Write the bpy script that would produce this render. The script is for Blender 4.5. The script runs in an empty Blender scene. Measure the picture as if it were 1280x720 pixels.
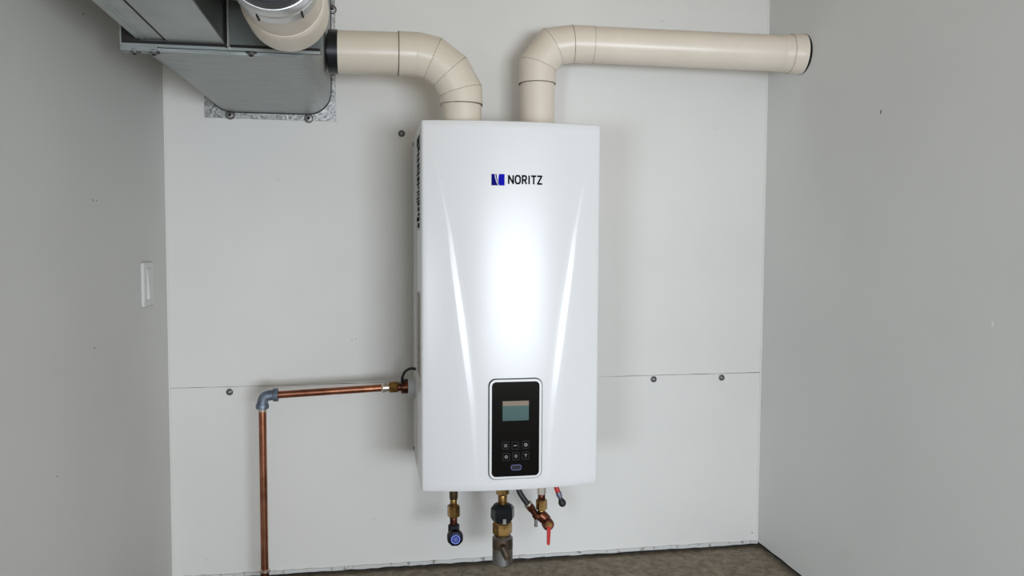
import bpy, math, random
from mathutils import Vector, Matrix
random.seed(7)
S = bpy.context.scene
C = S.collection
PI = math.pi

# ------------------------------------------------------------------ camera
cam_d = bpy.data.cameras.new('camera')
cam_d.sensor_fit = 'HORIZONTAL'; cam_d.sensor_width = 36.0
cam_d.lens = 28.076; cam_d.clip_start = 0.02
cam = bpy.data.objects.new('camera', cam_d); C.objects.link(cam)
r_ = Vector((0.98513681, -0.17169788, 0.00503))
u_ = Vector((0.00469647, 0.05619557, 0.99840873))
f_ = Vector((0.17170733, 0.98354557, -0.05616669))
cam.matrix_world = Matrix(((r_.x, u_.x, -f_.x, 0.0), (r_.y, u_.y, -f_.y, -1.8), (r_.z, u_.z, -f_.z, 0.7455), (0, 0, 0, 1)))
S.camera = cam

# ------------------------------------------------------------------ light
W = bpy.data.worlds.new('world'); S.world = W; W.use_nodes = True
bg = W.node_tree.nodes['Background']
bg.inputs['Color'].default_value = (0.90, 0.955, 1.0, 1); bg.inputs['Strength'].default_value = 1.06

def area(name, loc, target, sx, sy, power, col):
    l = bpy.data.lights.new(name, 'AREA'); l.shape = 'RECTANGLE'; l.size = sx; l.size_y = sy
    l.energy = power; l.color = col
    o = bpy.data.objects.new(name, l); C.objects.link(o); o.location = loc
    d = Vector(target) - Vector(loc)
    o.rotation_euler = d.to_track_quat('-Z', 'Y').to_euler()
    return o
# daylight through the half-open garage door behind the photographer
area('garage_door_daylight', (1.05, -4.6, 0.38), (0.25, 0, 0.55), 1.65, 0.78, 94, (0.82, 0.90, 1.0))
area('left_fill_light', (-1.9, -4.0, 0.35), (0.35, 0, 0.55), 1.2, 0.6, 70, (0.76, 0.87, 1.0))  # added fill from the low left, no window known there
S.view_settings.view_transform = 'Standard'; S.view_settings.look = 'None'
S.view_settings.gamma = 1; S.view_settings.use_curve_mapping = False
S.view_settings.exposure = 0.0

# ------------------------------------------------------------------ materials
def mat(name, col, rough=0.5, metal=0.0, vary=0.0, vscale=8, bump=0.0, bscale=60, col2=None, spec=0.5, stretch=None, emit=None, coat=0.0, contrast=(0.35, 0.65), voronoi=False, detail=6):
    m = bpy.data.materials.new(name); m.use_nodes = True
    nt = m.node_tree; N = nt.nodes; L = nt.links
    b = N['Principled BSDF']
    b.inputs['Base Color'].default_value = (*col, 1); b.inputs['Roughness'].default_value = rough
    b.inputs['Metallic'].default_value = metal; b.inputs['Specular IOR Level'].default_value = spec
    b.inputs['Coat Weight'].default_value = coat
    tc = N.new('ShaderNodeTexCoord'); mp = N.new('ShaderNodeMapping'); L.new(tc.outputs['Object'], mp.inputs['Vector'])
    if stretch: mp.inputs['Scale'].default_value = stretch
    if vary or col2:
        if voronoi:
            n = N.new('ShaderNodeTexVoronoi'); n.inputs['Scale'].default_value = vscale; out = n.outputs['Color']
        else:
            n = N.new('ShaderNodeTexNoise'); n.inputs['Scale'].default_value = vscale; n.inputs['Detail'].default_value = detail; n.inputs['Roughness'].default_value = 0.5 if detail < 10 else 0.8; out = n.outputs['Fac']
        L.new(mp.outputs[0], n.inputs['Vector'])
        r = N.new('ShaderNodeValToRGB'); L.new(out, r.inputs[0])
        c2 = col2 if col2 else tuple(c * (1 - vary) for c in col)
        r.color_ramp.elements[0].position = contrast[0]; r.color_ramp.elements[1].position = contrast[1]
        r.color_ramp.elements[0].color = (*c2, 1); r.color_ramp.elements[1].color = (*col, 1)
        L.new(r.outputs[0], b.inputs['Base Color'])
    if bump:
        n2 = N.new('ShaderNodeTexNoise'); n2.inputs['Scale'].default_value = bscale; n2.inputs['Detail'].default_value = 5
        L.new(mp.outputs[0], n2.inputs['Vector'])
        bp = N.new('ShaderNodeBump'); bp.inputs['Strength'].default_value = bump; bp.inputs['Distance'].default_value = 0.002
        L.new(n2.outputs['Fac'], bp.inputs['Height']); L.new(bp.outputs[0], b.inputs['Normal'])
    if emit:
        b.inputs['Emission Color'].default_value = (*emit[0], 1); b.inputs['Emission Strength'].default_value = emit[1]
    return m

M = {}
M['wall_back'] = mat('painted board', (0.765, 0.747, 0.708), 0.55, vary=0.05, vscale=3, bump=0.12, bscale=40)
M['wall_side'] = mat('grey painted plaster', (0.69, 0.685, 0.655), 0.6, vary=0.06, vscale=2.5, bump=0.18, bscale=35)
M['gap'] = mat('dark gap', (0.02, 0.018, 0.016), 0.9)
M['ceiling'] = mat('ceiling paint', (0.50, 0.36, 0.20), 0.9)
M['edge'] = mat('chipped paint edge', (0.60, 0.60, 0.58), 0.8, col2=(0.22, 0.20, 0.18), vscale=70, bump=0.8, bscale=120, contrast=(0.30, 0.42))
M['concrete'] = mat('rough concrete', (0.38, 0.325, 0.245), 0.9, col2=(0.13, 0.108, 0.078), vscale=38, bump=1.0, bscale=210, contrast=(0.36, 0.62), detail=15)
M['pvc'] = mat('cream pvc', (0.76, 0.68, 0.56), 0.28, vary=0.05, vscale=10, bump=0.05, bscale=25)
M['pvc_right'] = mat('warm cream pvc', (0.78, 0.69, 0.575), 0.32, vary=0.05, vscale=10, bump=0.05, bscale=25)
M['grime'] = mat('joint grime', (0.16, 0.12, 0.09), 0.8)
M['ink'] = mat('faint ink', (0.30, 0.25, 0.20), 0.8)
M['galv'] = mat('galvanised sheet', (0.40, 0.425, 0.42), 0.42, 0.75, col2=(0.30, 0.325, 0.32), vscale=14, bump=0.25, bscale=9, stretch=(1.0, 1.0, 1.0), contrast=(0.3, 0.7))
M['brushed'] = mat('brushed galvanised sheet', (0.43, 0.455, 0.45), 0.45, 0.7, col2=(0.32, 0.345, 0.34), vscale=10, bump=0.5, bscale=16, stretch=(1.5, 14, 14), contrast=(0.3, 0.7))
M['zinc'] = mat('smooth zinc sheet', (0.52, 0.55, 0.54), 0.5, 0.6, col2=(0.42, 0.45, 0.44), vscale=16, bump=0.15, bscale=20, contrast=(0.3, 0.7))
M['shadezinc'] = mat('shaded zinc sheet', (0.20, 0.225, 0.225), 0.35, 0.7, col2=(0.11, 0.13, 0.13), vscale=12, bump=0.3, bscale=14, stretch=(1, 1, 0.4), contrast=(0.3, 0.7))  # darkened in the colour for shade and the dim surroundings it mirrors
M['spangle'] = mat('spangled zinc', (0.55, 0.55, 0.53), 0.4, 0.65, col2=(0.20, 0.20, 0.195), vscale=190, voronoi=True, contrast=(0.1, 0.9), bump=0.3, bscale=200)
M['chrome'] = mat('clamp steel', (0.62, 0.62, 0.61), 0.28, 0.9, bump=0.1, bscale=60)
M['rubber'] = mat('black rubber', (0.012, 0.012, 0.013), 0.5)
M['blackmetal'] = mat('black iron', (0.012, 0.014, 0.017), 0.30, 0.2)
M['white'] = mat('white enamel', (0.76, 0.755, 0.75), 0.25, vary=0.012, vscale=3, spec=0.5, bump=0.015, bscale=12)
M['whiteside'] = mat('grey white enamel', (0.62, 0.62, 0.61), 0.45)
M['glass'] = mat('black glass', (0.002, 0.002, 0.002), 0.06, spec=0.3)
M['lcd'] = mat('teal display', (0.042, 0.098, 0.092), 0.25, spec=0.25)
M['lcd_reflection'] = mat('painted display reflection', (0.22, 0.17, 0.115), 0.25, spec=0.25)
M['icon'] = mat('grey icon ink', (0.28, 0.28, 0.28), 0.6, spec=0.2)
M['iconbox'] = mat('dim icon outline', (0.045, 0.045, 0.05), 0.6, spec=0.2)
M['iconblue'] = mat('blue icon outline', (0.22, 0.21, 0.50), 0.6, spec=0.2)
M['blue'] = mat('blue print', (0.010, 0.010, 0.42), 0.8, spec=0.05)
M['darkblue'] = mat('dark blue print', (0.006, 0.006, 0.17), 0.8, spec=0.05)
M['black'] = mat('black print', (0.006, 0.006, 0.008), 0.8, spec=0.05)
M['label'] = mat('pale sticker', (0.60, 0.59, 0.57), 0.6)
M['copper'] = mat('copper', (0.50, 0.215, 0.13), 0.25, 0.95, col2=(0.27, 0.105, 0.06), vscale=30, bump=0.1, bscale=60)
M['darkcopper'] = mat('dark copper', (0.19, 0.06, 0.03), 0.32, 0.8, col2=(0.06, 0.02, 0.012), vscale=60)
M['brass'] = mat('brass', (0.50, 0.31, 0.105), 0.28, 0.92, col2=(0.20, 0.11, 0.035), vscale=70)
M['darkbrass'] = mat('tarnished brass', (0.13, 0.10, 0.055), 0.4, 0.85, col2=(0.07, 0.05, 0.025), vscale=70)
M['nickel'] = mat('nickel', (0.66, 0.60, 0.52), 0.3, 0.9)
M['steel'] = mat('grey steel', (0.31, 0.305, 0.30), 0.40, 0.8, col2=(0.15, 0.13, 0.115), vscale=40)
M['rusty'] = mat('browned steel', (0.13, 0.09, 0.06), 0.5, 0.6, col2=(0.05, 0.035, 0.025), vscale=50)
M['malleable'] = mat('galvanised fitting', (0.24, 0.28, 0.34), 0.5, 0.7, col2=(0.13, 0.155, 0.20), vscale=60)
M['bluecap'] = mat('blue plastic', (0.012, 0.03, 0.25), 0.4, spec=0.3)
M['capwhite'] = mat('pale blue print', (0.30, 0.37, 0.72), 0.6, spec=0.2)
M['navy'] = mat('navy plastic', (0.004, 0.005, 0.010), 0.4, spec=0.25)
M['red'] = mat('red vinyl', (0.50, 0.025, 0.02), 0.35)
M['switch'] = mat('switch plastic', (0.70, 0.69, 0.66), 0.35)
M['gland'] = mat('grey plastic', (0.55, 0.56, 0.57), 0.5)
M['screw'] = mat('dark zinc screw', (0.10, 0.10, 0.10), 0.4, 0.6)
M['screwlight'] = mat('worn screw recess', (0.30, 0.30, 0.29), 0.5, 0.5)

# ------------------------------------------------------------------ builders
class MB:
    def __init__(s): s.v = []; s.f = []
    def add(s, vs, fs):
        o = len(s.v); s.v += [tuple(v) for v in vs]; s.f += [tuple(i + o for i in f) for f in fs]; return s
    def box(s, x0, x1, y0, y1, z0, z1, c=0.0):
        if c <= 0:
            v = [(x, y, z) for x in (x0, x1) for y in (y0, y1) for z in (z0, z1)]
            return s.add(v, [(0, 1, 3, 2), (4, 6, 7, 5), (0, 4, 5, 1), (2, 3, 7, 6), (0, 2, 6, 4), (1, 5, 7, 3)])
        # chamfered box: three stacked insets along z
        def ring(z, i):
            k = c
            a, b, d, e = x0 + i, x1 - i, y0 + i, y1 - i
            return [(a + k, d, z), (b - k, d, z), (b, d + k, z), (b, e - k, z), (b - k, e, z), (a + k, e, z), (a, e - k, z), (a, d + k, z)]
        R = [ring(z0, c), ring(z0 + c, 0), ring(z1 - c, 0), ring(z1, c)]
        v = sum(R, []); f = [tuple(range(7, -1, -1)), tuple(range(24, 32))]
        for q in range(3):
            for i in range(8):
                j = (i + 1) % 8; f.append((q * 8 + i, q * 8 + j, q * 8 + 8 + j, q * 8 + 8 + i))
        return s.add(v, f)
    def lathe(s, o, d, prof, seg=32, phase=0.0, cap=True):
        o = Vector(o); d = Vector(d).normalized()
        u = d.orthogonal().normalized() if abs(d.z) < 0.999 else Vector((1, 0, 0))
        w = d.cross(u)
        vs = []
        for t, r in prof:
            for k in range(seg):
                a = phase + 2 * PI * k / seg
                vs.append(o + d * t + u * (r * math.cos(a)) + w * (r * math.sin(a)))
        fs = []
        for q in range(len(prof) - 1):
            for k in range(seg):
                j = (k + 1) % seg
                fs.append((q * seg + k, q * seg + j, q * seg + seg + j, q * seg + seg + k))
        if cap:
            fs.append(tuple(range(seg - 1, -1, -1))); n = (len(prof) - 1) * seg; fs.append(tuple(range(n, n + seg)))
        return s.add(vs, fs)
    def hexnut(s, o, d, L, r, phase=0.0):
        c = min(L * 0.2, r * 0.16)
        return s.lathe(o, d, [(0, r * 0.86), (c, r), (L - c, r), (L, r * 0.86)], 6, phase)
    def tube(s, P, r, seg=28, cap=True, groove=0.0, depth=0.0):
        """mitred tube along the polyline P"""
        P = [Vector(p) for p in P]; n = len(P)
        D = [(P[i + 1] - P[i]).normalized() for i in range(n - 1)]
        u = D[0].orthogonal().normalized(); w = D[0].cross(u)
        rr = r if isinstance(r, (list, tuple)) else [r] * n
        off = [u * math.cos(2 * PI * k / seg) + w * math.sin(2 * PI * k / seg) for k in range(seg)]
        rings = [[P[0] + q * rr[0] for q in off]]
        for i in range(1, n - 1):
            nn = (D[i - 1] + D[i]).normalized()
            def pl(R):
                return [P[i] + q * R - D[i - 1] * ((q * R).dot(nn) / D[i - 1].dot(nn)) for q in off]
            full = pl(rr[i])
            if groove:
                rings.append([p - D[i - 1] * groove for p in full]); rings.append(pl(rr[i] - depth)); rings.append([p + D[i] * groove for p in full])
            else: rings.append(full)
            q = D[i - 1].rotation_difference(D[i]); off = [q @ o for o in off]
        rings.append([P[-1] + q * rr[-1] for q in off])
        vs = sum(rings, []); fs = []
        for a in range(len(rings) - 1):
            for k in range(seg):
                j = (k + 1) % seg; fs.append((a * seg + k, a * seg + j, a * seg + seg + j, a * seg + seg + k))
        if cap:
            fs.append(tuple(range(seg - 1, -1, -1))); m = (len(rings) - 1) * seg; fs.append(tuple(range(m, m + seg)))
        return s.add(vs, fs)
    def prism(s, pts, y0, y1):
        """outline in x,z pushed from y0 (front) to y1"""
        n = len(pts); v = [(x, y0, z) for x, z in pts] + [(x, y1, z) for x, z in pts]
        f = [tuple(range(n)), tuple(range(2 * n - 1, n - 1, -1))]
        for i in range(n):
            j = (i + 1) % n; f.append((i, i + n, j + n, j))
        return s.add(v, f)
    def frame(s, outer, inner, y0, y1):
        n = len(outer)
        v = [(x, y0, z) for x, z in outer] + [(x, y0, z) for x, z in inner] + [(x, y1, z) for x, z in outer] + [(x, y1, z) for x, z in inner]
        f = []
        for i in range(n):
            j = (i + 1) % n
            f += [(i, j, n + j, n + i), (2 * n + i, 3 * n + i, 3 * n + j, 2 * n + j), (i, 2 * n + i, 2 * n + j, j), (n + i, n + j, 3 * n + j, 3 * n + i)]
        return s.add(v, f)
    def build(s, name, m, parent=None, smooth=True, angle=32):
        me = bpy.data.meshes.new(name); me.from_pydata(s.v, [], s.f)
        import bmesh
        bm = bmesh.new(); bm.from_mesh(me); bmesh.ops.recalc_face_normals(bm, faces=bm.faces); bm.to_mesh(me); bm.free()
        if smooth:
            me.polygons.foreach_set('use_smooth', [True] * len(me.polygons)); me.set_sharp_from_angle(angle=math.radians(angle))
        me.materials.append(M[m] if isinstance(m, str) else m); me.update()
        o = bpy.data.objects.new(name, me); C.objects.link(o)
        if parent:
            o.parent = parent
            # parent chain may be offset: keep world coordinates
            p = parent; off = Vector((0, 0, 0))
            while p: off += p.location; p = p.parent
            me.transform(Matrix.Translation(-off))
        return o

def rrect(cx, cz, w, h, r, n=6):
    pts = []
    for sx, sz, a0 in ((1, 1, 0), (-1, 1, 90), (-1, -1, 180), (1, -1, 270)):
        for k in range(n + 1):
            a = math.radians(a0 + 90 * k / n)
            pts.append((cx + sx * (w / 2 - r) + r * math.cos(a), cz + sz * (h / 2 - r) + r * math.sin(a)))
    return pts
def smooth_path(P, n=10):
    P = [Vector(p) for p in P]; out = []
    Q = [P[0]] + P + [P[-1]]
    for i in range(1, len(Q) - 2):
        for k in range(n):
            t = k / n; a, b, c, d = Q[i - 1], Q[i], Q[i + 1], Q[i + 2]
            out.append(0.5 * ((2 * b) + (-a + c) * t + (2 * a - 5 * b + 4 * c - d) * t * t + (-a + 3 * b - 3 * c + d) * t ** 3))
    out.append(P[-1]); return out
def tag(o, label=None, cat=None, group=None, kind=None):
    if label: o['label'] = label
    if cat: o['category'] = cat
    if group: o['group'] = group
    if kind: o['kind'] = kind
    return o
def thing(name, label, cat, loc, group=None):
    o = bpy.data.objects.new(name, None); o.empty_display_size = 0.05; C.objects.link(o); o.location = loc
    return tag(o, label, cat, group)

# ------------------------------------------------------------------ the room
XL, XR = -0.432, 0.932
YB = -1.55
def struct(name, mb, m, label, cat, smooth=False):
    return tag(mb.build(name, m, smooth=smooth), label, cat, kind='structure')
floor = struct('floor', MB().box(-4, 5, -7, 0.15, -0.10, 0.0), 'concrete', 'rough grey-brown bare concrete floor', 'floor')
ceil = struct('ceiling', MB().box(-2.6, 3.1, -3.6, 0.15, 1.88, 1.98), 'ceiling', 'plain brown ceiling, out of view, lowered to dim the alcove', 'ceiling')  # unseen; reach, height and brown colour set to dim and warm the upper wall
wb = struct('wall_back', MB().box(-0.6, 1.1, 0.012, 0.15, 0.0, 1.88), 'gap', 'off-white boarded wall behind the water heater', 'wall')
# two boards with the open seam between them, running slightly out of level
def board(zfun0, zfun1, name):
    mb = MB(); n = 48
    vs = []
    for i in range(n + 1):
        x = XL + (XR - XL) * i / n
        for y in (0.0, 0.012):
            vs += [(x, y, zfun0(x, i)), (x, y, zfun1(x, i))]
    fs = []
    for i in range(n):
        a = i * 4; b = a + 4
        fs += [(a, b, b + 1, a + 1), (a + 2, a + 3, b + 3, b + 2), (a + 1, b + 1, b + 3, a + 3), (a, a + 2, b + 2, b)]
    fs += [(0, 1, 3, 2), (n * 4, n * 4 + 2, n * 4 + 3, n * 4 + 1)]
    mb.add(vs, fs); return mb.build(name, 'wall_back', wb, smooth=False)
sl = (0.4330 - 0.4300) / 1.36
jit = [random.uniform(0.0002, 0.0011) for _ in range(60)]
seam = lambda x: 0.4303 + (x - XL) * sl
board(lambda x, i: 0.013, lambda x, i: seam(x) - jit[i] * 0.4, 'wall_board')
board(lambda x, i: seam(x) + jit[i], lambda x, i: 1.88, 'wall_board')
# ragged paint edge at the foot of the back wall
mb = MB(); n = 90; vs = []
for i in range(n + 1):
    x = XL + (XR - XL) * i / n
    z0 = 0.0080 + random.uniform(0, 0.0022); z1 = 0.0165 + random.uniform(-0.001, 0.001); y = -0.0022 - random.uniform(0, 0.0012)
    vs += [(x, y, z0), (x, y, z1), (x, 0.0, z1 + 0.0008), (x, 0.0115, z0)]
fs = []
for i in range(n):
    a = i * 4; b = a + 4
    fs += [(a, b, b + 1, a + 1), (a + 1, b + 1, b + 2, a + 2), (a + 3, a, b, b + 3) if False else (a, a + 3, b + 3, b)]
mb.add(vs, fs); bb = struct('baseboard_back', mb, 'edge', 'ragged chipped paint edge along the foot of the back wall', 'trim')
wl = struct('wall_left', MB().box(XL - 0.15, XL, YB, 0.012, 0.0, 1.88), 'wall_side', 'smooth grey painted side wall with a light switch', 'wall')
wr_back = struct('wall_right', MB().box(XR + 0.012, XR + 0.16, YB, 0.012, 0.0, 1.88), 'gap', 'smooth grey painted side wall where the cream pipe leaves', 'wall')
# the right wall board stands clear of the floor, a black gap below it
mb = MB(); n = 40; vs = []
for i in range(n + 1):
    y = YB + (0 - YB) * i / n; zb = 0.0145 + random.uniform(-0.0015, 0.0015)
    for x in (XR, XR + 0.012): vs += [(x, y, zb), (x, y, 1.88)]
fs = [(0, 1, 3, 2)]
for i in range(n):
    a = i * 4; b = a + 4
    fs += [(a, b, b + 1, a + 1), (a + 2, a + 3, b + 3, b + 2), (a, a + 2, b + 2, b), (a + 1, b + 1, b + 3, a + 3)]
fs.append((n * 4, n * 4 + 2, n * 4 + 3, n * 4 + 1))
mb.add(vs, fs).build('wall_board', 'wall_side', wr_back, smooth=False)
MB().lathe((XR - 0.0008, -0.154, 1.1625), (1, 0, 0), [(0, 0.0428), (0.0008, 0.0434)], 40).build('pipe_hole', 'gap', wr_back)
# thin corner beads
trim1 = struct('trim_1', MB().box(XR - 0.0035, XR, -0.002, 0.0, 0.016, 1.88), 'wall_back', 'thin vertical paint bead in the right corner', 'trim')
trim2 = struct('trim_2', MB().box(XL, XL + 0.003, -0.002, 0.0, 0.016, 1.88), 'wall_back', 'thin vertical paint bead in the left corner', 'trim')
# nail holes and scuffs
def speck(wall, p, axis, r, m='gap', sy=1.0):
    d = {'y': (0, -1, 0), 'x': (1, 0, 0), '-x': (-1, 0, 0)}[axis]
    mb = MB().lathe((0, 0, 0), d, [(0, r), (0.0004, r * 0.8)], 10)
    mb.v = [(v[0] + p[0], v[1] + p[1], v[2] * sy + p[2]) for v in mb.v]
    return mb.build('nail_hole', m, wall)
for (y, z, r, sy) in ((-0.4474, 0.8096, 0.0012, 1.5), (-0.430, 0.8096, 0.001, 1.4), (-0.4698, 1.0907, 0.0015, 1.5), (-0.4566, 0.5774, 0.0012, 1.6), (-0.62, 0.42, 0.001, 1), (-0.17, 0.50, 0.0009, 1)):
    speck(wl, (XL, y, z), 'x', r, sy=sy)
speck(wr_back, (XR, -0.4389, 0.9923), '-x', 0.0016, sy=2.6)
mb = speck(wr_back, (XR, -0.7286, 0.6257), '-x', 0.0032, 'wall_back', sy=1.6); mb.name = 'filler_patch'
for (x, z, r) in ((0.918, 0.036, 0.0016), (0.62, 1.232, 0.0011), (0.665, 1.262, 0.001), (-0.0461, 0.5287, 0.0009), (-0.038, 0.531, 0.0008), (0.452, 0.902, 0.0014), (-0.36, 0.05, 0.0008), (0.80, 1.02, 0.0009), (-0.20, 0.88, 0.0009), (0.0, 0.12, 0.0008)):
    speck(wb, (x, 0, z), 'y', r)

# wall screws
def wall_screw(x, z, label, dark=True):
    t = thing('wall_screw', label, 'screw', (x, 0, z), 'screws in the back wall')
    MB().lathe((x, 0, z), (0, -1, 0), [(0, 0.0074), (0.0018, 0.0070), (0.003, 0.0050)], 20).build('screw_head', 'screw', t)
    MB().box(x - 0.0030, x + 0.0030, -0.0036, -0.0028, z - 0.0008, z + 0.0008).box(x - 0.0008, x + 0.0008, -0.0037, -0.0028, z - 0.0030, z + 0.0030).build('drive_recess', 'screwlight', t, smooth=False)
wall_screw(-0.3077, 0.4192, 'dark screw head just under the wall seam, left of the copper pipe')
wall_screw(0.6576, 0.4236, 'dark screw head under the seam, nearer the water heater on its right')
wall_screw(0.8298, 0.4233, 'dark screw head under the seam, nearer the right wall corner')
wall_screw(0.0644, 0.9862, 'dark screw head beside the upper left corner of the water heater')

# ------------------------------------------------------------------ light switch
t = thing('light_switch', 'white rocker light switch on the left side wall', 'switch', (XL, -0.161, 0.663))
MB().box(XL, XL + 0.0062, -0.196, -0.128, 0.6205, 0.7055, 0.0018).build('wall_plate', 'switch', t)
MB().box(XL + 0.006, XL + 0.0072, -0.1795, -0.1445, 0.632, 0.694).build('rocker_surround', 'gland', t, smooth=False)
mb = MB(); x0, y0, y1, z0, z1 = XL + 0.007, -0.1775, -0.1465, 0.634, 0.692
mb.add([(x0, y0, z0), (x0, y1, z0), (x0, y1, z1), (x0, y0, z1), (x0 + 0.0045, y0, z0), (x0 + 0.0045, y1, z0), (x0 + 0.001, y1, z1), (x0 + 0.001, y0, z1)],
       [(0, 1, 2, 3), (4, 5, 6, 7), (0, 1, 5, 4), (2, 3, 7, 6), (0, 3, 7, 4), (1, 2, 6, 5)])
mb.build('rocker', 'switch', t, smooth=False)
for z in (0.626, 0.7): MB().lathe((XL + 0.006, -0.162, z), (1, 0, 0), [(0, 0.002), (0.0008, 0.0016)], 12).build('screw', 'gland', t)

# ------------------------------------------------------------------ water heater
HX0, HX1, HZ0, HZ1 = 0.0893, 0.4345, 0.2725, 0.9732
XC = (HX0 + HX1) / 2; HW = (HX1 - HX0) / 2
heater = thing('water_heater', 'tall white wall-mounted tankless water heater with black control panel', 'water heater', (XC, 0, HZ0))
WT = [(0.20, 0.064), (0.304, 0.069), (0.447, 0.0785), (0.60, 0.098), (0.70, 0.112), (0.766, 0.120), (0.86, 0.138), (0.913, 0.153), (1.0, 0.165)]
BT = [(0.20, 0.005), (0.304, 0.007), (0.447, 0.010), (0.60, 0.0125), (0.70, 0.0105), (0.766, 0.007), (0.84, 0.003), (1.0, 0.002)]
HT = [(0.20, 0.0), (0.28, 0.0004), (0.36, 0.0012), (0.447, 0.0018), (0.60, 0.0024), (0.70, 0.0020), (0.766, 0.0014), (0.86, 0.0004), (0.93, 0.0), (1.0, 0.0)]
def interp(T, z):
    for (a, va), (b, vb) in zip(T, T[1:]):
        if z <= b: 
            t = max(0, (z - a) / (b - a)); return va + (vb - va) * t
    return T[-1][1]
def yf(x, z):
    s = (x - XC) / HW; y = -0.300 - 0.020 * (1 - s * s)
    w, b, h = interp(WT, z), interp(BT, z), interp(HT, z)
    k = (w + b / 2 - abs(x - XC)) / b; k = min(1, max(0, k))
    return y + h * k
# the front cover: rounded vertical edges, two long chamfered creases
rows = [(HZ0, 0.005), (HZ0 + 0.0012, 0.0016), (HZ0 + 0.004, 0.0)]
nz = 70
rows += [(HZ0 + 0.004 + (HZ1 - HZ0 - 0.008) * i / nz, 0.0) for i in range(1, nz)]
rows += [(HZ1 - 0.004, 0.0), (HZ1 - 0.0012, 0.0016), (HZ1, 0.005)]
mb = MB(); vs = []; ncol = 0
for z, ins in rows:
    w, b = interp(WT, z), interp(BT, z); hw = HW - 0.005
    e = 0.0008
    br = [-hw, -(w + b / 2) - e, -(w + b / 2) + e, -(w - b / 2) - e, -(w - b / 2) + e]
    br = br + [-q for q in reversed(br)]
    nn = [5, 1, 2, 1, 22, 1, 2, 1, 5]
    row = []
    for k in range(9):
        for q in range(nn[k]):
            x = XC + br[k] + (br[k + 1] - br[k]) * q / nn[k]; row.append((x, yf(x, z)))
    x = XC + hw; row.append((x, yf(x, z)))
    ye = yf(XC - hw, z)
    Lc = [(HX0, -0.035), (HX0, ye + 0.006), (HX0 + 0.0009, ye + 0.0028), (HX0 + 0.0025, ye + 0.0009)]
    Rc = [(HX0 + HX1 - a, c) for a, c in reversed(Lc)]
    row = Lc + row + Rc
    row = [(min(max(x, HX0 + ins), HX1 - ins), y + ins if y < -0.04 else y) for x, y in row]
    ncol = len(row); vs += [(x, y, z) for x, y in row]
fs = []
for i in range(len(rows) - 1):
    for j in range(ncol - 1):
        a = i * ncol + j; fs.append((a, a + 1, a + 1 + ncol, a + ncol))
fs.append(tuple(range(ncol))); fs.append(tuple(range((len(rows) - 1) * ncol, len(rows) * ncol)))
for i in range(len(rows) - 1): fs.append((i * ncol, (i + 1) * ncol, (i + 2) * ncol - 1, (i + 1) * ncol - 1))
mb.add(vs, fs).build('casing', 'white', heater, angle=40)
# back tray and wall bracket
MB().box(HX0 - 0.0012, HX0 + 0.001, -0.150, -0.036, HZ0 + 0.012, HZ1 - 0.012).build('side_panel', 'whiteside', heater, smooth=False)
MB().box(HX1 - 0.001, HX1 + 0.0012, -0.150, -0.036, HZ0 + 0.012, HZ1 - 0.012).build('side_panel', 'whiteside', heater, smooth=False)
MB().box(HX0 + 0.04, HX1 - 0.04, -0.036, 0.0, HZ1 - 0.075, HZ1 - 0.03).build('mounting_bracket', 'galv', heater, smooth=False)
MB().box(HX0 + 0.04, HX1 - 0.04, -0.036, 0.0, HZ0 + 0.03, HZ0 + 0.07).build('mounting_bracket', 'galv', heater, smooth=False)
for x, z in ((HX0 - 0.001, 0.966), (HX0 - 0.001, 0.305)):
    MB().lathe((x, -0.060, z - 0.01), (-1, 0, 0), [(0, 0.0045), (0.0022, 0.004)], 12).build('side_screw', 'screw', heater)
MB().lathe((HX1 + 0.001, -0.060, 0.905), (1, 0, 0), [(0, 0.0045), (0.0022, 0.004)], 12).build('side_screw', 'screw', heater)
# stickers on the left side
st = MB().box(HX0 - 0.0004, HX0 + 0.0002, -0.272, -0.165, 0.770, 0.955).build('warning_sticker', 'label', heater, smooth=False)
mb = MB(); z = 0.950
while z > 0.776:
    h = random.uniform(0.003, 0.010); y0 = -0.266 + random.uniform(0, 0.02)
    mb.box(HX0 - 0.0010, HX0 - 0.0003, y0, -0.170 - random.uniform(0, 0.04), z - h, z); z -= h + random.uniform(0.0015, 0.004)
tag(mb.build('printed_lines', 'black', st, smooth=False), kind='stuff')
st = MB().box(HX0 - 0.0004, HX0 + 0.0002, -0.275, -0.165, 0.478, 0.650).build('rating_sticker', 'label', heater, smooth=False)
mb = MB(); z = 0.646
while z > 0.484:
    for y0 in (-0.270, -0.236, -0.202):
        mb.box(HX0 - 0.0010, HX0 - 0.0003, y0, y0 + random.uniform(0.016, 0.028), z - 0.0022, z)
    z -= 0.0042
tag(mb.build('printed_lines', 'ink', st, smooth=False), kind='stuff')
# control panel
PX, PZ, PW, PH = 0.2664, 0.3922, 0.1005, 0.1905
yp = yf(PX, PZ) - 0.0006
MB().frame(rrect(PX, PZ, PW + 0.003, PH + 0.003, 0.0135), rrect(PX, PZ, PW - 0.004, PH - 0.004, 0.0105), yp - 0.0006, yp + 0.006).build('panel_gap_shade', 'gap', heater)  # dark ring painting the shadow of the gap round the bezel
bez = MB().frame(rrect(PX, PZ, PW, PH, 0.0125), rrect(PX, PZ, PW - 0.0085, PH - 0.0085, 0.0085), yp - 0.0030, yp + 0.005).build('panel_bezel', 'white', heater)
gl = MB().prism(rrect(PX, PZ, PW - 0.008, PH - 0.008, 0.0088), yp - 0.0022, yp + 0.004).build('control_panel', 'glass', heater)
lc = MB().box(0.2412, 0.2918, yp - 0.0028, yp - 0.0020, 0.4085, 0.4370).build('display', 'lcd', gl, smooth=False)
MB().box(0.2412, 0.2918, yp - 0.0028, yp - 0.0020, 0.4370, 0.4462).build('display_reflection', 'lcd_reflection', gl, smooth=False)  # pale cream strip painting a reflection along the display top
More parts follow.
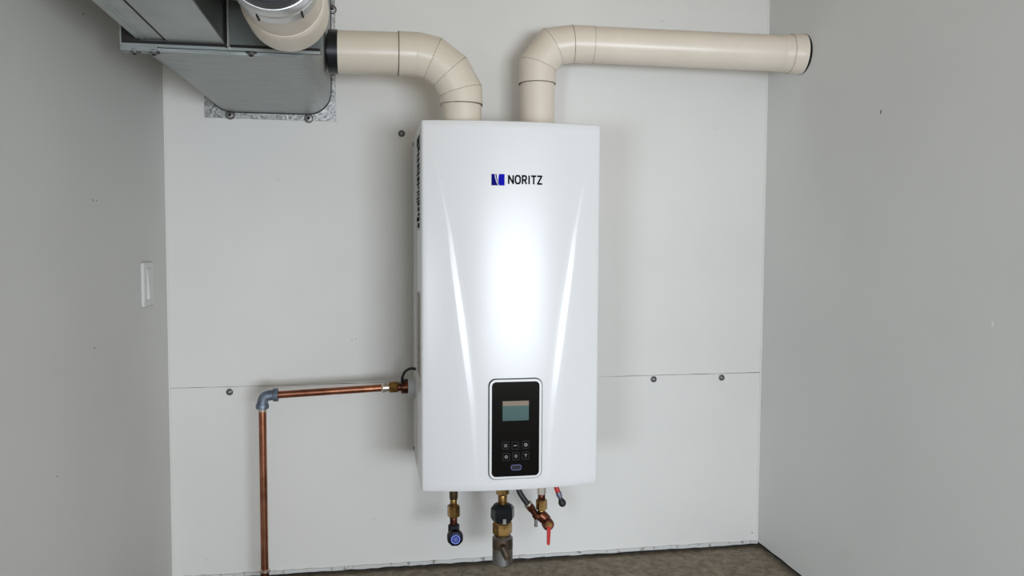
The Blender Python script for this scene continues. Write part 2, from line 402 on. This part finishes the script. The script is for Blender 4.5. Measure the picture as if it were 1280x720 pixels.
yb = yp - 0.0024
def ring_glyph(mb, x, z, r, t, y=None):
    o = [(x + r * math.cos(2 * PI * k / 16), z + r * math.sin(2 * PI * k / 16)) for k in range(16)]
    i = [(x + (r - t) * math.cos(2 * PI * k / 16), z + (r - t) * math.sin(2 * PI * k / 16)) for k in range(16)]
    mb.frame(o, i, yb - 0.0006, yb + 0.0004)
btn = [(0.2475, 0.3610, 'lines'), (0.2661, 0.3602, 'dash'), (0.2863, 0.3612, 'dot'), (0.2484, 0.3392, 'leaf'), (0.2672, 0.3397, 'bulb'), (0.2864, 0.3405, 'arrow')]
for x, z, k in btn:
    b_ = MB().frame(rrect(x, z, 0.0135, 0.0145, 0.002, 3), rrect(x, z, 0.0123, 0.0133, 0.0016, 3), yb - 0.0002, yb + 0.0004).build('button', 'iconbox', gl, smooth=False)
    g = MB(); Y0, Y1 = yb - 0.0006, yb + 0.0004
    if k == 'lines':
        for q in (-1, 0, 1): g.box(x - 0.0028, x + 0.0030, Y0, Y1, z + q * 0.0022 - 0.0005, z + q * 0.0022 + 0.0005)
        g.box(x + 0.0005, x + 0.0015, Y0, Y1, z - 0.003, z + 0.003)
    elif k == 'dash': g.prism([(x - 0.0032, z - 0.0012), (x + 0.0030, z - 0.0002), (x + 0.0032, z + 0.0014), (x - 0.0030, z + 0.0006)], Y0, Y1)
    elif k == 'dot': ring_glyph(g, x, z, 0.0034, 0.0014); g.box(x - 0.0004, x + 0.0004, Y0, Y1, z - 0.002, z + 0.002)
    elif k == 'leaf': ring_glyph(g, x, z, 0.0032, 0.0011); g.prism([(x - 0.0018, z - 0.0018), (x - 0.0008, z - 0.0022), (x + 0.0020, z + 0.0016), (x + 0.001, z + 0.002)], Y0, Y1)
    elif k == 'bulb': ring_glyph(g, x, z + 0.0006, 0.0028, 0.0012); g.box(x - 0.0008, x + 0.0008, Y0, Y1, z - 0.0034, z - 0.0016)
    else: g.prism([(x - 0.0030, z + 0.0026), (x + 0.0030, z + 0.0026), (x + 0.0006, z - 0.0002), (x + 0.0006, z - 0.0030), (x - 0.0006, z - 0.0030), (x - 0.0006, z - 0.0002)], Y0, Y1)
    g.build('button_icon', 'icon', gl, smooth=False)
b_ = MB().frame(rrect(0.2679, 0.3181, 0.0200, 0.0105, 0.0042, 5), rrect(0.2679, 0.3181, 0.0184, 0.0089, 0.0034, 5), yb - 0.0006, yb + 0.0004).build('power_button', 'iconblue', gl, smooth=False)
MB().prism(rrect(0.2679, 0.3181, 0.0184, 0.0089, 0.0034, 5), yb - 0.0001, yb + 0.0004).build('power_button_face', 'navy', gl, smooth=False)
# emblem and lettering printed on the cover
def printed(polys, name, m, lift=0.0005):
    mb = MB()
    for P in polys:
        n = len(P)
        mb.add([(x, yf(x, z) - lift, z) for x, z in P] + [(x, yf(x, z) + 0.001, z) for x, z in P],
               [tuple(range(n)), tuple(range(2 * n - 1, n - 1, -1))] + [(i, i + n, (i + 1) % n + n, (i + 1) % n) for i in range(n)])
    return mb.build(name, m, heater, smooth=False)
EX, EZ, EW, EH = 0.2187, 0.8528, 0.0246, 0.0212
def E_(l): return [(EX + a * EW, EZ + b * EH) for a, b in l]
printed([E_([(0, 0), (0.51, 0), (0.40, 0.20), (0.29, 0.60), (0.23, 1.0), (0, 1)])], 'emblem', 'darkblue')
printed([E_([(0.50, 0.12), (0.55, 0.05), (0.44, 0.55), (0.38, 1.0), (0.30, 1.0), (0.37, 0.55)])], 'emblem', 'darkblue')
printed([E_([(0.58, 0), (1, 0), (1, 1), (0.58, 1), (0.52, 0.55), (0.53, 0.25)])], 'emblem', 'blue')
def stroke(pts, t, closed=False):
    out = []; n = len(pts)
    for i in range(n if closed else n - 1):
        a = Vector(pts[i]); b = Vector(pts[(i + 1) % n]); d = (b - a).normalized(); p = Vector((-d.y, d.x)) * t / 2; e = d * t * 0.32
        out.append([tuple(a - e - p), tuple(b + e - p), tuple(b + e + p), tuple(a - e + p)])
    return out
oct_ = lambda x, w: [(x + 0.25 * w, 0), (x + 0.75 * w, 0), (x + w, 0.22), (x + w, 0.78), (x + 0.75 * w, 1), (x + 0.25 * w, 1), (x, 0.78), (x, 0.22)]
T = 0.23
letters = [('N', 0.0, lambda x: stroke([(x, 0), (x, 1), (x + 0.66, 0), (x + 0.66, 1)], T)),
           ('O', 1.00, lambda x: stroke(oct_(x, 0.70), T, True)),
           ('R', 2.06, lambda x: stroke([(x, 0), (x, 1), (x + 0.42, 1), (x + 0.55, 0.86), (x + 0.55, 0.62), (x + 0.42, 0.46), (x, 0.46)], T) + stroke([(x + 0.30, 0.46), (x + 0.57, 0)], T)),
           ('I', 3.05, lambda x: stroke([(x, 0), (x, 1)], T)),
           ('T', 3.44, lambda x: stroke([(x, 1), (x + 0.62, 1)], T) + stroke([(x + 0.31, 0), (x + 0.31, 1)], T)),
           ('Z', 4.36, lambda x: stroke([(x, 1), (x + 0.60, 1), (x, 0), (x + 0.60, 0)], T))]
LX, LZ, LH = 0.2512, 0.8570, 0.0142; KX = (0.3143 - LX) / 4.95
for ch, x, fn in letters:
    printed([[(LX + a * KX, LZ + b * LH) for a, b in q] for q in fn(x)], 'letter', 'black')
# round grey cable gland on the left side
gx = HX0 - 0.0012
MB().lathe((gx, -0.10, 0.4365), (-1, 0, 0), [(0, 0.0235), (0.003, 0.0235), (0.003, 0.0205), (0.0145, 0.0205), (0.0152, 0.0195)], 36).build('pipe_collar', 'gland', heater)
# mouths on top and bottom
for x, y, r in ((0.1757, -0.20, 0.046), (0.352, -0.09, 0.044)):
    MB().lathe((x, y, HZ1 - 0.001), (0, 0, 1), [(0, r), (0.006, r), (0.006, r - 0.004)], 36).build('vent_collar', 'whiteside', heater)

# ------------------------------------------------------------------ vent pipes
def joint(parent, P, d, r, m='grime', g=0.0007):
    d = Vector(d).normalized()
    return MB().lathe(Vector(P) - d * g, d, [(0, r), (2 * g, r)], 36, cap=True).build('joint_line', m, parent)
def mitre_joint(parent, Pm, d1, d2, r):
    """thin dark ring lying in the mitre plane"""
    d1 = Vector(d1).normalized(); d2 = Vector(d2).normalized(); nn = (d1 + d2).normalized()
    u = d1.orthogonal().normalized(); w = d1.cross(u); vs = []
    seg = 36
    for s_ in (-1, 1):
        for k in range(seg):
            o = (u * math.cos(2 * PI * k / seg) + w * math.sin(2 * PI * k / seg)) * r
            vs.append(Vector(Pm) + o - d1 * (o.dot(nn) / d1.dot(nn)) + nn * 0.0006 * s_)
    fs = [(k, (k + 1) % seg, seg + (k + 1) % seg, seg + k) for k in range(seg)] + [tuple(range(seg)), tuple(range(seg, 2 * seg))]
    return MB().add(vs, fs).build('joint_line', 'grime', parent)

RL = 0.0405
fl = thing('flue_pipe', 'short cream plastic flue pipe bending from the heater top left to the metal duct', 'pipe', (0.1757, -0.20, HZ1))
A, B, Cc, D = (0.0872, -0.2, 1.1144), (0.1186, -0.2, 1.108), (0.1533, -0.2, 1.083), (0.1741, -0.2, 1.0460)
E0 = (0.0515, -0.2, 1.1143); E9 = (0.1752, -0.2, 1.019)
MB().lathe((-0.0648, -0.2, 1.1121), Vector(E0) - Vector((-0.0648, -0.2, 1.1121)), [(0, RL - 0.002), (0, RL), (0.121, RL)], 40).build('pipe', 'pvc', fl)
MB().tube([E0, A, B, Cc, D, E9], RL + 0.0018, 40, groove=0.0007, depth=0.0004).build('elbow', 'pvc', fl, angle=14)
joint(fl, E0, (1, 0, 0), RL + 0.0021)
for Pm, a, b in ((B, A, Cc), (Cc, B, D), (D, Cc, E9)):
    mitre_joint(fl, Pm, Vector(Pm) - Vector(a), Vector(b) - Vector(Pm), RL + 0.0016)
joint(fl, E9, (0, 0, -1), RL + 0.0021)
MB().lathe((0.1757, -0.2, 1.022), (0, 0, -1), [(0, RL - 0.001), (0.049, RL - 0.001)], 40).build('pipe', 'pvc', fl)
MB().lathe((-0.0640, -0.2, 1.1121), (-1, 0, 0), [(0, RL + 0.0012), (0.018, RL + 0.0012), (0.018, RL - 0.006), (0.021, RL - 0.006)], 40).build('rubber_collar', 'blackmetal', fl)

rp = thing('vent_pipe', 'long cream plastic vent pipe rising from the heater and leaving through the right wall', 'pipe', (0.352, -0.09, HZ1))
RR = 0.0375
q0 = (0.3515, -0.09, 1.088); qA = (0.3521, -0.09, 1.1276); qB = (0.3835, -0.0905, 1.1690); qC = (0.4279, -0.092, 1.1765); qD = (0.4731, -0.0975, 1.1755)
end = Vector((0.9335, -0.154, 1.1625))
MB().lathe((0.352, -0.09, HZ1 + 0.001), (0, 0, 1), [(0, RR), (0.118, RR)], 40).build('pipe', 'pvc_right', rp)
MB().tube([q0, qA, qB, qC, qD], RR + 0.0022, 40, groove=0.0007, depth=0.0006).build('elbow', 'pvc_right', rp, angle=14)
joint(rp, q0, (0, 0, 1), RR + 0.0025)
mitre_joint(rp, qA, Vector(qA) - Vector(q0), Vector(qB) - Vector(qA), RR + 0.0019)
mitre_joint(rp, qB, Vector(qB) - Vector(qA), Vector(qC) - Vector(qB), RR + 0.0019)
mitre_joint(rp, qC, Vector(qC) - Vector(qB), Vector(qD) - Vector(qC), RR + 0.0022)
d = (end - Vector(qD)); Lh = d.length
MB().lathe(qD, d, [(-0.002, RR + 0.0012), (Lh - 0.05, RR + 0.0012)], 40).build('pipe', 'pvc_right', rp)
joint(rp, qD, d, RR + 0.0024, m='ink', g=0.0004)
MB().lathe(end - d.normalized() * 0.050, d, [(0, RR + 0.0020), (0.018, RR + 0.0028), (0.022, RR + 0.0046), (0.049, RR + 0.0054)], 40).build('end_coupling', 'pvc_right', rp)
joint(rp, end - d.normalized() * 0.030, d, RR + 0.0046, m='ink', g=0.0003)
# faint maker's marks and scratches on the pipe
for k, (tt, a) in enumerate(((0.055, 1.9), (0.060, 1.9), (0.245, 1.6), (0.30, 1.65), (0.345, 1.65), (0.372, 1.6), (0.392, 1.55), (0.405, 1.5), (0.352, 1.48), (0.025, 1.2))):
    dn = d.normalized(); base = Vector(qD) + dn * tt
    # camera-facing flank of the pipe (-y side)
    ang = a - 1.57; off = Vector((0, -math.cos(ang), math.sin(ang)))
    c0 = base + off * (RR + 0.0012)
    MB().lathe(c0, off, [(-0.0002, 0.0009), (0.0003, 0.0007)], 8).build('ink_mark', 'ink', rp)

# ------------------------------------------------------------------ rectangular galvanised duct
du = thing('air_duct', 'galvanised rectangular sheet-metal duct fixed to the upper left of the back wall', 'duct', (-0.2125, 0, 1.022))
DX0, DX1, DZ0, DZ1 = -0.3415, -0.0875, 1.0215, 1.310
dcx, dcz, dw, dh = (DX0 + DX1) / 2, (DZ0 + DZ1) / 2, DX1 - DX0, DZ1 - DZ0
def loft(sections, name, m, parent, angle=32):
    vs = []; n = len(sections[0][1]); fs = []
    for y, pts in sections: vs += [(x, y, z) for x, z in pts]
    for a in range(len(sections) - 1):
        for k in range(n):
            j = (k + 1) % n; fs.append((a * n + k, a * n + j, a * n + n + j, a * n + n + k))
    fs.append(tuple(range(n))); fs.append(tuple(range((len(sections) - 1) * n, len(sections) * n)))
    return MB().add(vs, fs).build(name, m, parent, angle=angle)
loft([(-0.003, rrect(dcx, dcz, dw, dh, 0.050, 10)), (-0.20, rrect(dcx, dcz, dw, dh, 0.046, 10)), (-0.40, rrect(dcx, dcz, dw, dh, 0.036, 10)), (-0.548, rrect(dcx, dcz, dw, dh, 0.026, 10))], 'duct_box', 'brushed', du)
loft([(-0.0030, rrect(dcx, dcz, dw + 0.003, dh + 0.003, 0.051, 10)), (-0.0060, rrect(dcx, dcz, dw + 0.003, dh + 0.003, 0.051, 10))], 'sealant_bead', 'gap', du)
wf = MB().box(-0.3497, -0.0774, -0.003, 0.0, 1.0080, 1.33).build('wall_flange', 'spangle', du, smooth=False)
def flange_screw(parent, p, dvec, r=0.0055, m='screw'):
    s_ = MB().lathe(p, dvec, [(0, r * 1.3), (0.0012, r * 1.3), (0.0014, r), (0.004, r * 0.9), (0.0045, r * 0.5)], 14).build('screw', 'steel', parent)
    MB().lathe(p, dvec, [(0.0001, r * 1.62), (0.0005, r * 1.58)], 18).build('washer', 'gap', s_)
    MB().lathe(Vector(p) + Vector(dvec) * 0.0042, dvec, [(0, r * 0.62), (0.0008, r * 0.55)], 6).build('screw_socket', 'gap', s_, smooth=False)
for x, z in ((-0.2976, 1.0150), (-0.135, 1.0128), (-0.0840, 1.2475)): flange_screw(wf, (x, -0.003, z), (0, -1, 0), 0.0060)
# dark strip on the flange's right margin
MB().box(-0.0872, -0.0776, -0.0062, -0.003, 1.108, 1.192).build('flange_strip', 'blackmetal', du, smooth=False)
# front flange: a sheet plate with a folded lip
ff = MB().box(-0.3556, -0.0735, -0.552, -0.549, 1.0262, 1.315).build('front_plate', 'shadezinc', du, smooth=False)  # dark colour stands in for dim reflections on this plate
MB().box(-0.3534, -0.3300, -0.5528, -0.5520, 1.0310, 1.12).build('flange_inside_shade', 'gap', du, smooth=False)  # black sheet painting the dark open inside of the flange
mb = MB().box(-0.3556, -0.0760, -0.5570, -0.549, 1.0262, 1.0300).box(-0.3556, -0.3536, -0.5580, -0.549, 1.0262, 1.315)
mb.box(-0.3556, -0.3060, -0.5560, -0.535, 1.0200, 1.0262)
mb.build('flange_lip', 'galv', du, smooth=False)
for x, z in ((-0.338, 1.0205), (-0.312, 1.0205), (-0.176, 1.0250)): flange_screw(ff, (x, -0.549, z), (0, -0.25, -0.97), 0.0050)
# the duct that runs on towards the camera, left part of the plate
FX0, FX1, FZ0, FZ1 = -0.3335, -0.2125, 1.0350, 1.235
YE = -2.25
mb = MB().box(-0.2915, FX1, YE, -0.5535, FZ0, FZ1, 0.0)
mb.build('duct_run', 'zinc', du, smooth=False)
MB().box(FX0, -0.2965, YE, -0.557, FZ0 + 0.0015, FZ1 - 0.003, 0.0).build('duct_run', 'zinc', du, smooth=False)
MB().box(FX1, FX1 + 0.0012, YE, -0.5535, FZ0 + 0.001, FZ1).build('side_shade_sheet', 'shadezinc', du, smooth=False)  # thin sheet that paints the right face of the run as shaded
MB().box(FX0 + 0.003, FX1 - 0.003, YE + 0.005, -0.5525, FZ0 + 0.0022, FZ1 - 0.004).build('duct_gasket', 'gap', du, smooth=False)
MB().box(-0.3245, -0.3230, YE, -0.559, FZ0 + 0.0005, FZ0 + 0.0018).box(-0.3175, -0.3165, YE, -0.559, FZ0 + 0.0005, FZ0 + 0.0018).build('pressed_rib', 'zinc', du, smooth=False)
MB().box(-0.3330, -0.0765, -0.5532, -0.5519, 1.0299, 1.0352).build('plate_shade', 'gap', du, smooth=False)  # black strip painting the shade where the duct meets the lip
# standing rib on the plate
MB().box(-0.2080, -0.2045, -0.5650, -0.552, 1.029, 1.30, 0.001).build('standing_rib', 'chrome', du)
MB().box(-0.2112, -0.2082, -0.5580, -0.552, 1.029, 1.30).build('rib_gap', 'gap', du, smooth=False)

# ------------------------------------------------------------------ round pipe
ro = thing('round_pipe', 'round steel pipe with white plastic coupling and steel clamp in front of the duct', 'pipe', (-0.1127, -0.553, 1.061))
o = Vector((-0.1127, -0.5530, 1.061)); ax = Vector((0, -1, 0))
MB().lathe(o, ax, [(0.098, 0.0540), (0.100, 0.0553), (0.155, 0.0553), (0.1615, 0.0540), (0.1665, 0.0520)], 56).build('coupling', 'pvc_right', ro)
MB().lathe(o, ax, [(0.163, 0.0512), (0.240, 0.0512)], 56).build('plastic_pipe', 'pvc_right', ro)
cl = MB().lathe(o, ax, [(0.236, 0.0525), (0.236, 0.0538), (0.258, 0.0538), (0.259, 0.0520), (0.266, 0.0520), (0.268, 0.0545), (0.284, 0.0545), (0.290, 0.0530), (0.2905, 0.050)], 56).build('clamp_band', 'chrome', ro)
for a in (-1.95, -0.95):
    r0 = 0.0540; c0 = o + ax * 0.247 + Vector((math.cos(a) * r0, 0, math.sin(a) * r0))
    MB().box(c0.x - 0.0009, c0.x + 0.0009, c0.y - 0.0115, c0.y + 0.0115, c0.z - 0.0012, c0.z + 0.0012).build('clamp_slot', 'gap', cl, smooth=False)
MB().lathe(o, ax, [(0.2900, 0.0518), (0.312, 0.0518)], 56).build('rubber_sleeve', 'rubber', ro)
MB().lathe(o, ax, [(0.300, 0.0485), (1.70, 0.0485)], 56).build('steel_pipe', 'galv', ro)
MB().tube(smooth_path([o + ax * 0.100, o + ax * 0.082 + Vector((0, 0, 0.005)), o + ax * 0.062 + Vector((0, 0, 0.024)), o + ax * 0.052 + Vector((0, 0, 0.055)), o + ax * 0.050 + Vector((0, 0, 0.11)), o + ax * 0.050 + Vector((0, 0, 0.30))], 4), 0.045, 40).build('elbow', 'pvc_right', ro)
# bent bracket end between the duct run and the round pipe
br = MB().lathe((-0.1935, -0.575, 1.1050), (0, -1, 0), [(0, 0.012), (0.004, 0.0135), (0.10, 0.0135), (0.104, 0.012)], 24).build('pipe_stub', 'chrome', du)

# ------------------------------------------------------------------ copper pipe run
cp = thing('copper_pipe', 'copper water pipe rising along the back wall and turning to the heater side', 'pipe', (-0.2255, -0.10, 0))
RC = 0.0078
MB().lathe((-0.2050, -0.10, 0.4285), Vector((0.2260, 0, 0.0095)), [(0, RC), (0.2262, RC)], 28).build('pipe', 'copper', cp)
MB().lathe((-0.2262, -0.10, 0.4130), Vector((0.0006, 0, -0.352)), [(0, RC), (0.352, RC)], 28).build('pipe', 'copper', cp)
ep = smooth_path([(-0.2262, -0.10, 0.402), (-0.2262, -0.10, 0.413), (-0.2215, -0.10, 0.4245), (-0.2110, -0.10, 0.4283), (-0.1990, -0.10, 0.4287)], 6)
el = MB().tube(ep, 0.0108, 28).build('elbow_fitting', 'malleable', cp)
MB().lathe((-0.2262, -0.10, 0.4105), (0, 0, -1), [(0, 0.0126), (0.002, 0.0132), (0.0085, 0.0132), (0.0095, 0.012)], 28).build('fitting_band', 'malleable', el)
MB().lathe((-0.2045, -0.10, 0.4286), (1, 0, 0.04), [(0, 0.0126), (0.002, 0.0138), (0.0095, 0.0138), (0.0105, 0.012)], 28).build('fitting_band', 'malleable', el)
MB().lathe((-0.2262, -0.10, 0.4012), (0, 0, -1), [(0, 0.0090), (0.006, 0.0086)], 24).build('solder_ring', 'nickel', cp)
dx = Vector((1, 0, 0.02))
def cx_(px): return 0.019 + (px - 478) * 0.00173
def on_run(px): return Vector((cx_(px), -0.10, 0.4380 + (px - 478) * 0.00002))
MB().lathe(on_run(477), dx, [(0, 0.0085), (0.003, 0.0118), (0.0055, 0.0118), (0.006, 0.0095), (0.016, 0.0085)], 24).build('union_end', 'nickel', cp)
MB().hexnut(on_run(486.0), dx, 0.0195, 0.0125).build('hex_nut', 'brass', cp, smooth=False)
MB().lathe(on_run(497), dx, [(0, 0.0088), (0.009, 0.0088)], 24).build('nipple', 'darkcopper', cp)
MB().lathe(on_run(500.5), dx, [(0, 0.0125), (0.002, 0.0142), (0.0150, 0.0142), (0.0162, 0.012)], 28).build('socket', 'darkcopper', cp)
MB().lathe(on_run(505), (0, 0, 1), [(0.004, 0.007), (0.0165, 0.007)], 18).build('sensor_boss', 'blackmetal', cp)
MB().lathe((-0.2255, -0.10, 0.0615), (0, 0, -1), [(0, 0.009), (0.001, 0.0112), (0.005, 0.0112), (0.0065, 0.0085)], 24).build('pipe_collar', 'nickel', cp)
MB().lathe((-0.2255, -0.10, 0.0560), (0, 0, -1), [(0, 0.0086), (0.056, 0.0086)], 24).build('pipe_end', 'darkcopper', cp)
cb = MB().tube(smooth_path([(0.0605, -0.106, 0.4520), (0.0608, -0.112, 0.4620), (0.0660, -0.120, 0.4745), (0.0760, -0.125, 0.4812), (0.0850, -0.128, 0.4815), (0.0905, -0.130, 0.4790)], 8), 0.0028, 14).build('sensor_cable', 'rubber')
tag(cb, 'short black cable looping from the brass fitting to the heater side', 'cable')

# ------------------------------------------------------------------ valves under the heater
def zz(y): return 0.228 - (y - 617) * 0.00168
DN = Vector((0, 0, -1))
YV = -0.18
def seg(parent, name, m, x, y0, y1, r, hexa=False, yv=YV, seg_=28, phase=0.0, prof=None):
    z0 = min(zz(y0), HZ0 - 0.0002); L = z0 - zz(y1)
    mb = MB()
    if hexa: mb.hexnut((x, yv, z0), DN, L, r, phase); return mb.build(name, m, parent, smooth=False)
    mb.lathe((x, yv, z0), DN, prof(L) if prof else [(0, r * 0.94), (L * 0.1, r), (L * 0.9, r), (L, r * 0.94)], seg_)
    return mb.build(name, m, parent)
# cold water valve with the blue cap
x1 = 0.1625
v = thing('drain_valve', 'small brass valve with a dark knob and blue cap, leftmost under the heater', 'valve', (x1, YV, HZ0))
seg(v, 'inlet_stub', 'darkbrass', x1, 580, 623.6, 0.0088)
seg(v, 'brass_ring', 'brass', x1, 623, 631.5, 0.0074)
seg(v, 'hex_nut', 'brass', x1, 631, 646, 0.0130, True, phase=0.3)
seg(v, 'reducer', 'darkcopper', x1, 645.5, 655.5, 0.0078)
seg(v, 'valve_body', 'navy', x1 + 0.0005, 655, 672, 0.0118, True)
kc = Vector((0.1642, YV - 0.004, 0.1405))
mb = MB(); npt = 48; prof = [(0, 0.92), (0.003, 1.0), (0.014, 1.0), (0.018, 0.90), (0.0195, 0.74)]
vs = []
for t_, k_ in prof:
    for i in range(npt):
        a = 2 * PI * i / npt; r = 0.0168 * k_ * (1 - 0.045 * (0.5 + 0.5 * math.cos(a * 8)))
        vs.append((kc.x + r * math.cos(a), kc.y - t_, kc.z + r * math.sin(a)))
fs = [(q * npt + k, q * npt + (k + 1) % npt, (q + 1) * npt + (k + 1) % npt, (q + 1) * npt + k) for q in range(len(prof) - 1) for k in range(npt)]
fs += [tuple(range(npt)), tuple(range((len(prof) - 1) * npt, len(prof) * npt))]
kn = MB().add(vs, fs).build('knob', 'navy', v)
MB().lathe(kc + Vector((0, -0.0190, 0)), (0, -1, 0), [(0, 0.0106), (0.0016, 0.0104), (0.0022, 0.0096)], 32).build('blue_cap', 'bluecap', kn)
mb = MB()
R0 = [(kc.x + 0.0092 * math.cos(2 * PI * k / 28), kc.z + 0.0092 * math.sin(2 * PI * k / 28)) for k in range(28)]
R1 = [(kc.x + 0.0075 * math.cos(2 * PI * k / 28), kc.z + 0.0075 * math.sin(2 * PI * k / 28)) for k in range(28)]
mb.frame(R0, R1, kc.y - 0.0217, kc.y - 0.0208)
for q in (-1, 0, 1): mb.box(kc.x - 0.0048 + abs(q) * 0.001, kc.x + 0.0048 - abs(q) * 0.001, kc.y - 0.0217, kc.y - 0.0208, kc.z + q * 0.0030 - 0.0005, kc.z + q * 0.0030 + 0.0005)
mb.build('cap_marking', 'capwhite', kn, smooth=False)

# large union with steel cylinder
x2 = 0.2650
v = thing('gas_union', 'large black and brass union with a grey steel cylinder under the heater centre', 'fitting', (x2, YV, HZ0))
seg(v, 'top_nut', 'brass', x2, 580, 621.5, 0.0136, True, phase=0.2)
seg(v, 'brass_neck', 'brass', x2, 621, 633.5, 0.0096)
seg(v, 'union_nut', 'blackmetal', x2, 632.5, 655.5, 0.0252, seg_=8, phase=0.39,
    prof=lambda L: [(0, 0.015), (0.003, 0.0205), (0.009, 0.0248), (L - 0.011, 0.0252), (L - 0.004, 0.0215), (L, 0.0175)])
MB().box(x2 - 0.0035, x2 + 0.0035, YV - 0.0262, YV - 0.0225, zz(653.5), zz(647)).build('cast_mark', 'steel', v, smooth=False)
seg(v, 'hex_nut', 'brass', x2, 655, 671.5, 0.0208, True, phase=0.0)
seg(v, 'brass_shoulder', 'darkbrass', x2, 671, 674, 0.0165)
seg(v, 'steel_cylinder', 'steel', x2 + 0.0004, 673, 709, 0.0213,
    prof=lambda L: [(0, 0.0175), (0.0035, 0.0213), (L - 0.002, 0.0213), (L, 0.0195)])
seg(v, 'browned_band', 'rusty', x2 + 0.0004, 675.2, 688, 0.0215, prof=lambda L: [(0, 0.0214), (L, 0.0214)])
nz_ = MB().tube([(x2 - 0.002, YV - 0.014, zz(683)), (x2 - 0.002, YV - 0.030, zz(684)), (x2 + 0.005, YV - 0.036, zz(692))], 0.0076, 20).build('side_nozzle', 'rusty', v)
MB().lathe((x2 + 0.0035, YV - 0.0348, zz(690.5)), Vector((0.007, -0.006, -0.0135)), [(0, 0.0062), (0.001, 0.0078), (0.007, 0.0078), (0.008, 0.006)], 8).build('nozzle_cap', 'darkbrass', v)

# ball valve with red lever
x3 = 0.3483
v = thing('ball_valve', 'brass ball valve with a red lever under the right part of the heater', 'valve', (x3, YV, HZ0))
seg(v, 'top_nut', 'nickel', x3, 580, 623.5, 0.0094, True, phase=0.2)
seg(v, 'brass_ring', 'darkcopper', x3, 623, 630, 0.0078)
seg(v, 'hex_nut', 'brass', x3, 629.5, 643, 0.0120, True, phase=0.1)
seg(v, 'neck', 'brass', x3, 642.5, 652, 0.0078)
MB().lathe((x3 - 0.006, YV, zz(647)), Vector((0.020, -0.004, -0.019)), [(0, 0.008), (0.003, 0.0118), (0.010, 0.0125), (0.022, 0.0118), (0.027, 0.009)], 24).build('valve_body', 'darkcopper', v)
dc = Vector((0.3600, YV - 0.012, zz(659.5)))
disc = MB().lathe(dc + Vector((0, 0.012, 0)), (0, -1, 0), [(0, 0.0112), (0.004, 0.0126), (0.015, 0.0126), (0.019, 0.0110)], 28).build('stem_cap', 'darkcopper', v)
MB().lathe(dc + Vector((0, -0.0065, 0)), (0, -1, 0), [(0, 0.0078), (0.0022, 0.0074), (0.0022, 0.0048), (0.0042, 0.0040)], 12).build('stem_nut', 'brass', disc, smooth=False)
mb = MB(); hz0, hz1 = zz(683.5), zz(660)
pts = [(dc.x - 0.0046, hz1), (dc.x + 0.0036, hz1), (dc.x + 0.0016, hz0 + 0.003), (dc.x, hz0), (dc.x - 0.0028, hz0), (dc.x - 0.0046, hz0 + 0.003)]
mb.prism(pts, dc.y - 0.0128, dc.y - 0.0085).build('lever', 'red', v)
MB().box(x3 - 0.0150, x3 - 0.0085, YV - 0.003, YV + 0.003, zz(664.5), zz(652), 0.001).build('drain_tab', 'steel', v)
# inclined hose joining the valve from the upper left
hp0 = Vector((0.2925, YV + 0.002, HZ0 - 0.0003)); hp1 = Vector((0.3180, YV - 0.004, zz(634))); hp2 = Vector((0.3430, YV - 0.004, zz(654)))
h = thing('drain_hose', 'black hose slanting from the heater underside into the red-lever valve', 'hose', hp0)
MB().tube(smooth_path([hp0, (0.2985, YV, 0.232), (0.308, YV - 0.003, 0.213), hp1], 6), [0.0058] * 19, 20).build('hose', 'rubber', h)
dd = (hp2 - hp1).normalized()
MB().lathe(hp1 - dd * 0.002, dd, [(0, 0.0075), (0.001, 0.0092), (0.004, 0.0092), (0.005, 0.0080)], 20).build('hose_clip', 'nickel', h)
MB().hexnut(hp1 + dd * 0.003, dd, 0.013, 0.0092).build('hose_nut', 'darkcopper', h, smooth=False)
MB().lathe(hp1 + dd * 0.016, dd, [(0, 0.0068), (0.010, 0.0068), (0.012, 0.0088), (0.020, 0.0088)], 20).build('hose_tail', 'darkcopper', h)
# small drain plug at the right
k0 = Vector((0.3640, YV, HZ0 - 0.0003)); k1 = Vector((0.3915, YV - 0.008, 0.1985)); kd = (k1 - k0).normalized()
v = thing('relief_plug', 'tiny red and black drain plug slanting out at the heater bottom right', 'plug', k0)
MB().lathe(k0, kd, [(0, 0.0052), (0.055, 0.0052)], 18).build('red_sleeve', 'red', v)
MB().lathe(k0 + kd * 0.054, kd, [(0, 0.0060), (0.006, 0.0062), (0.0135, 0.0048)], 18).build('plug_neck', 'malleable', v)
Lb = (k1 - k0).length
mb = MB().lathe(k0 + kd * 0.064, kd, [(0, 0.0040), (0.006, 0.0052), (0.010, 0.0074), (0.0145, 0.0082), (0.019, 0.0070), (0.022, 0.0035)], 22)
mb.build('plug_bulb', 'rubber', v)
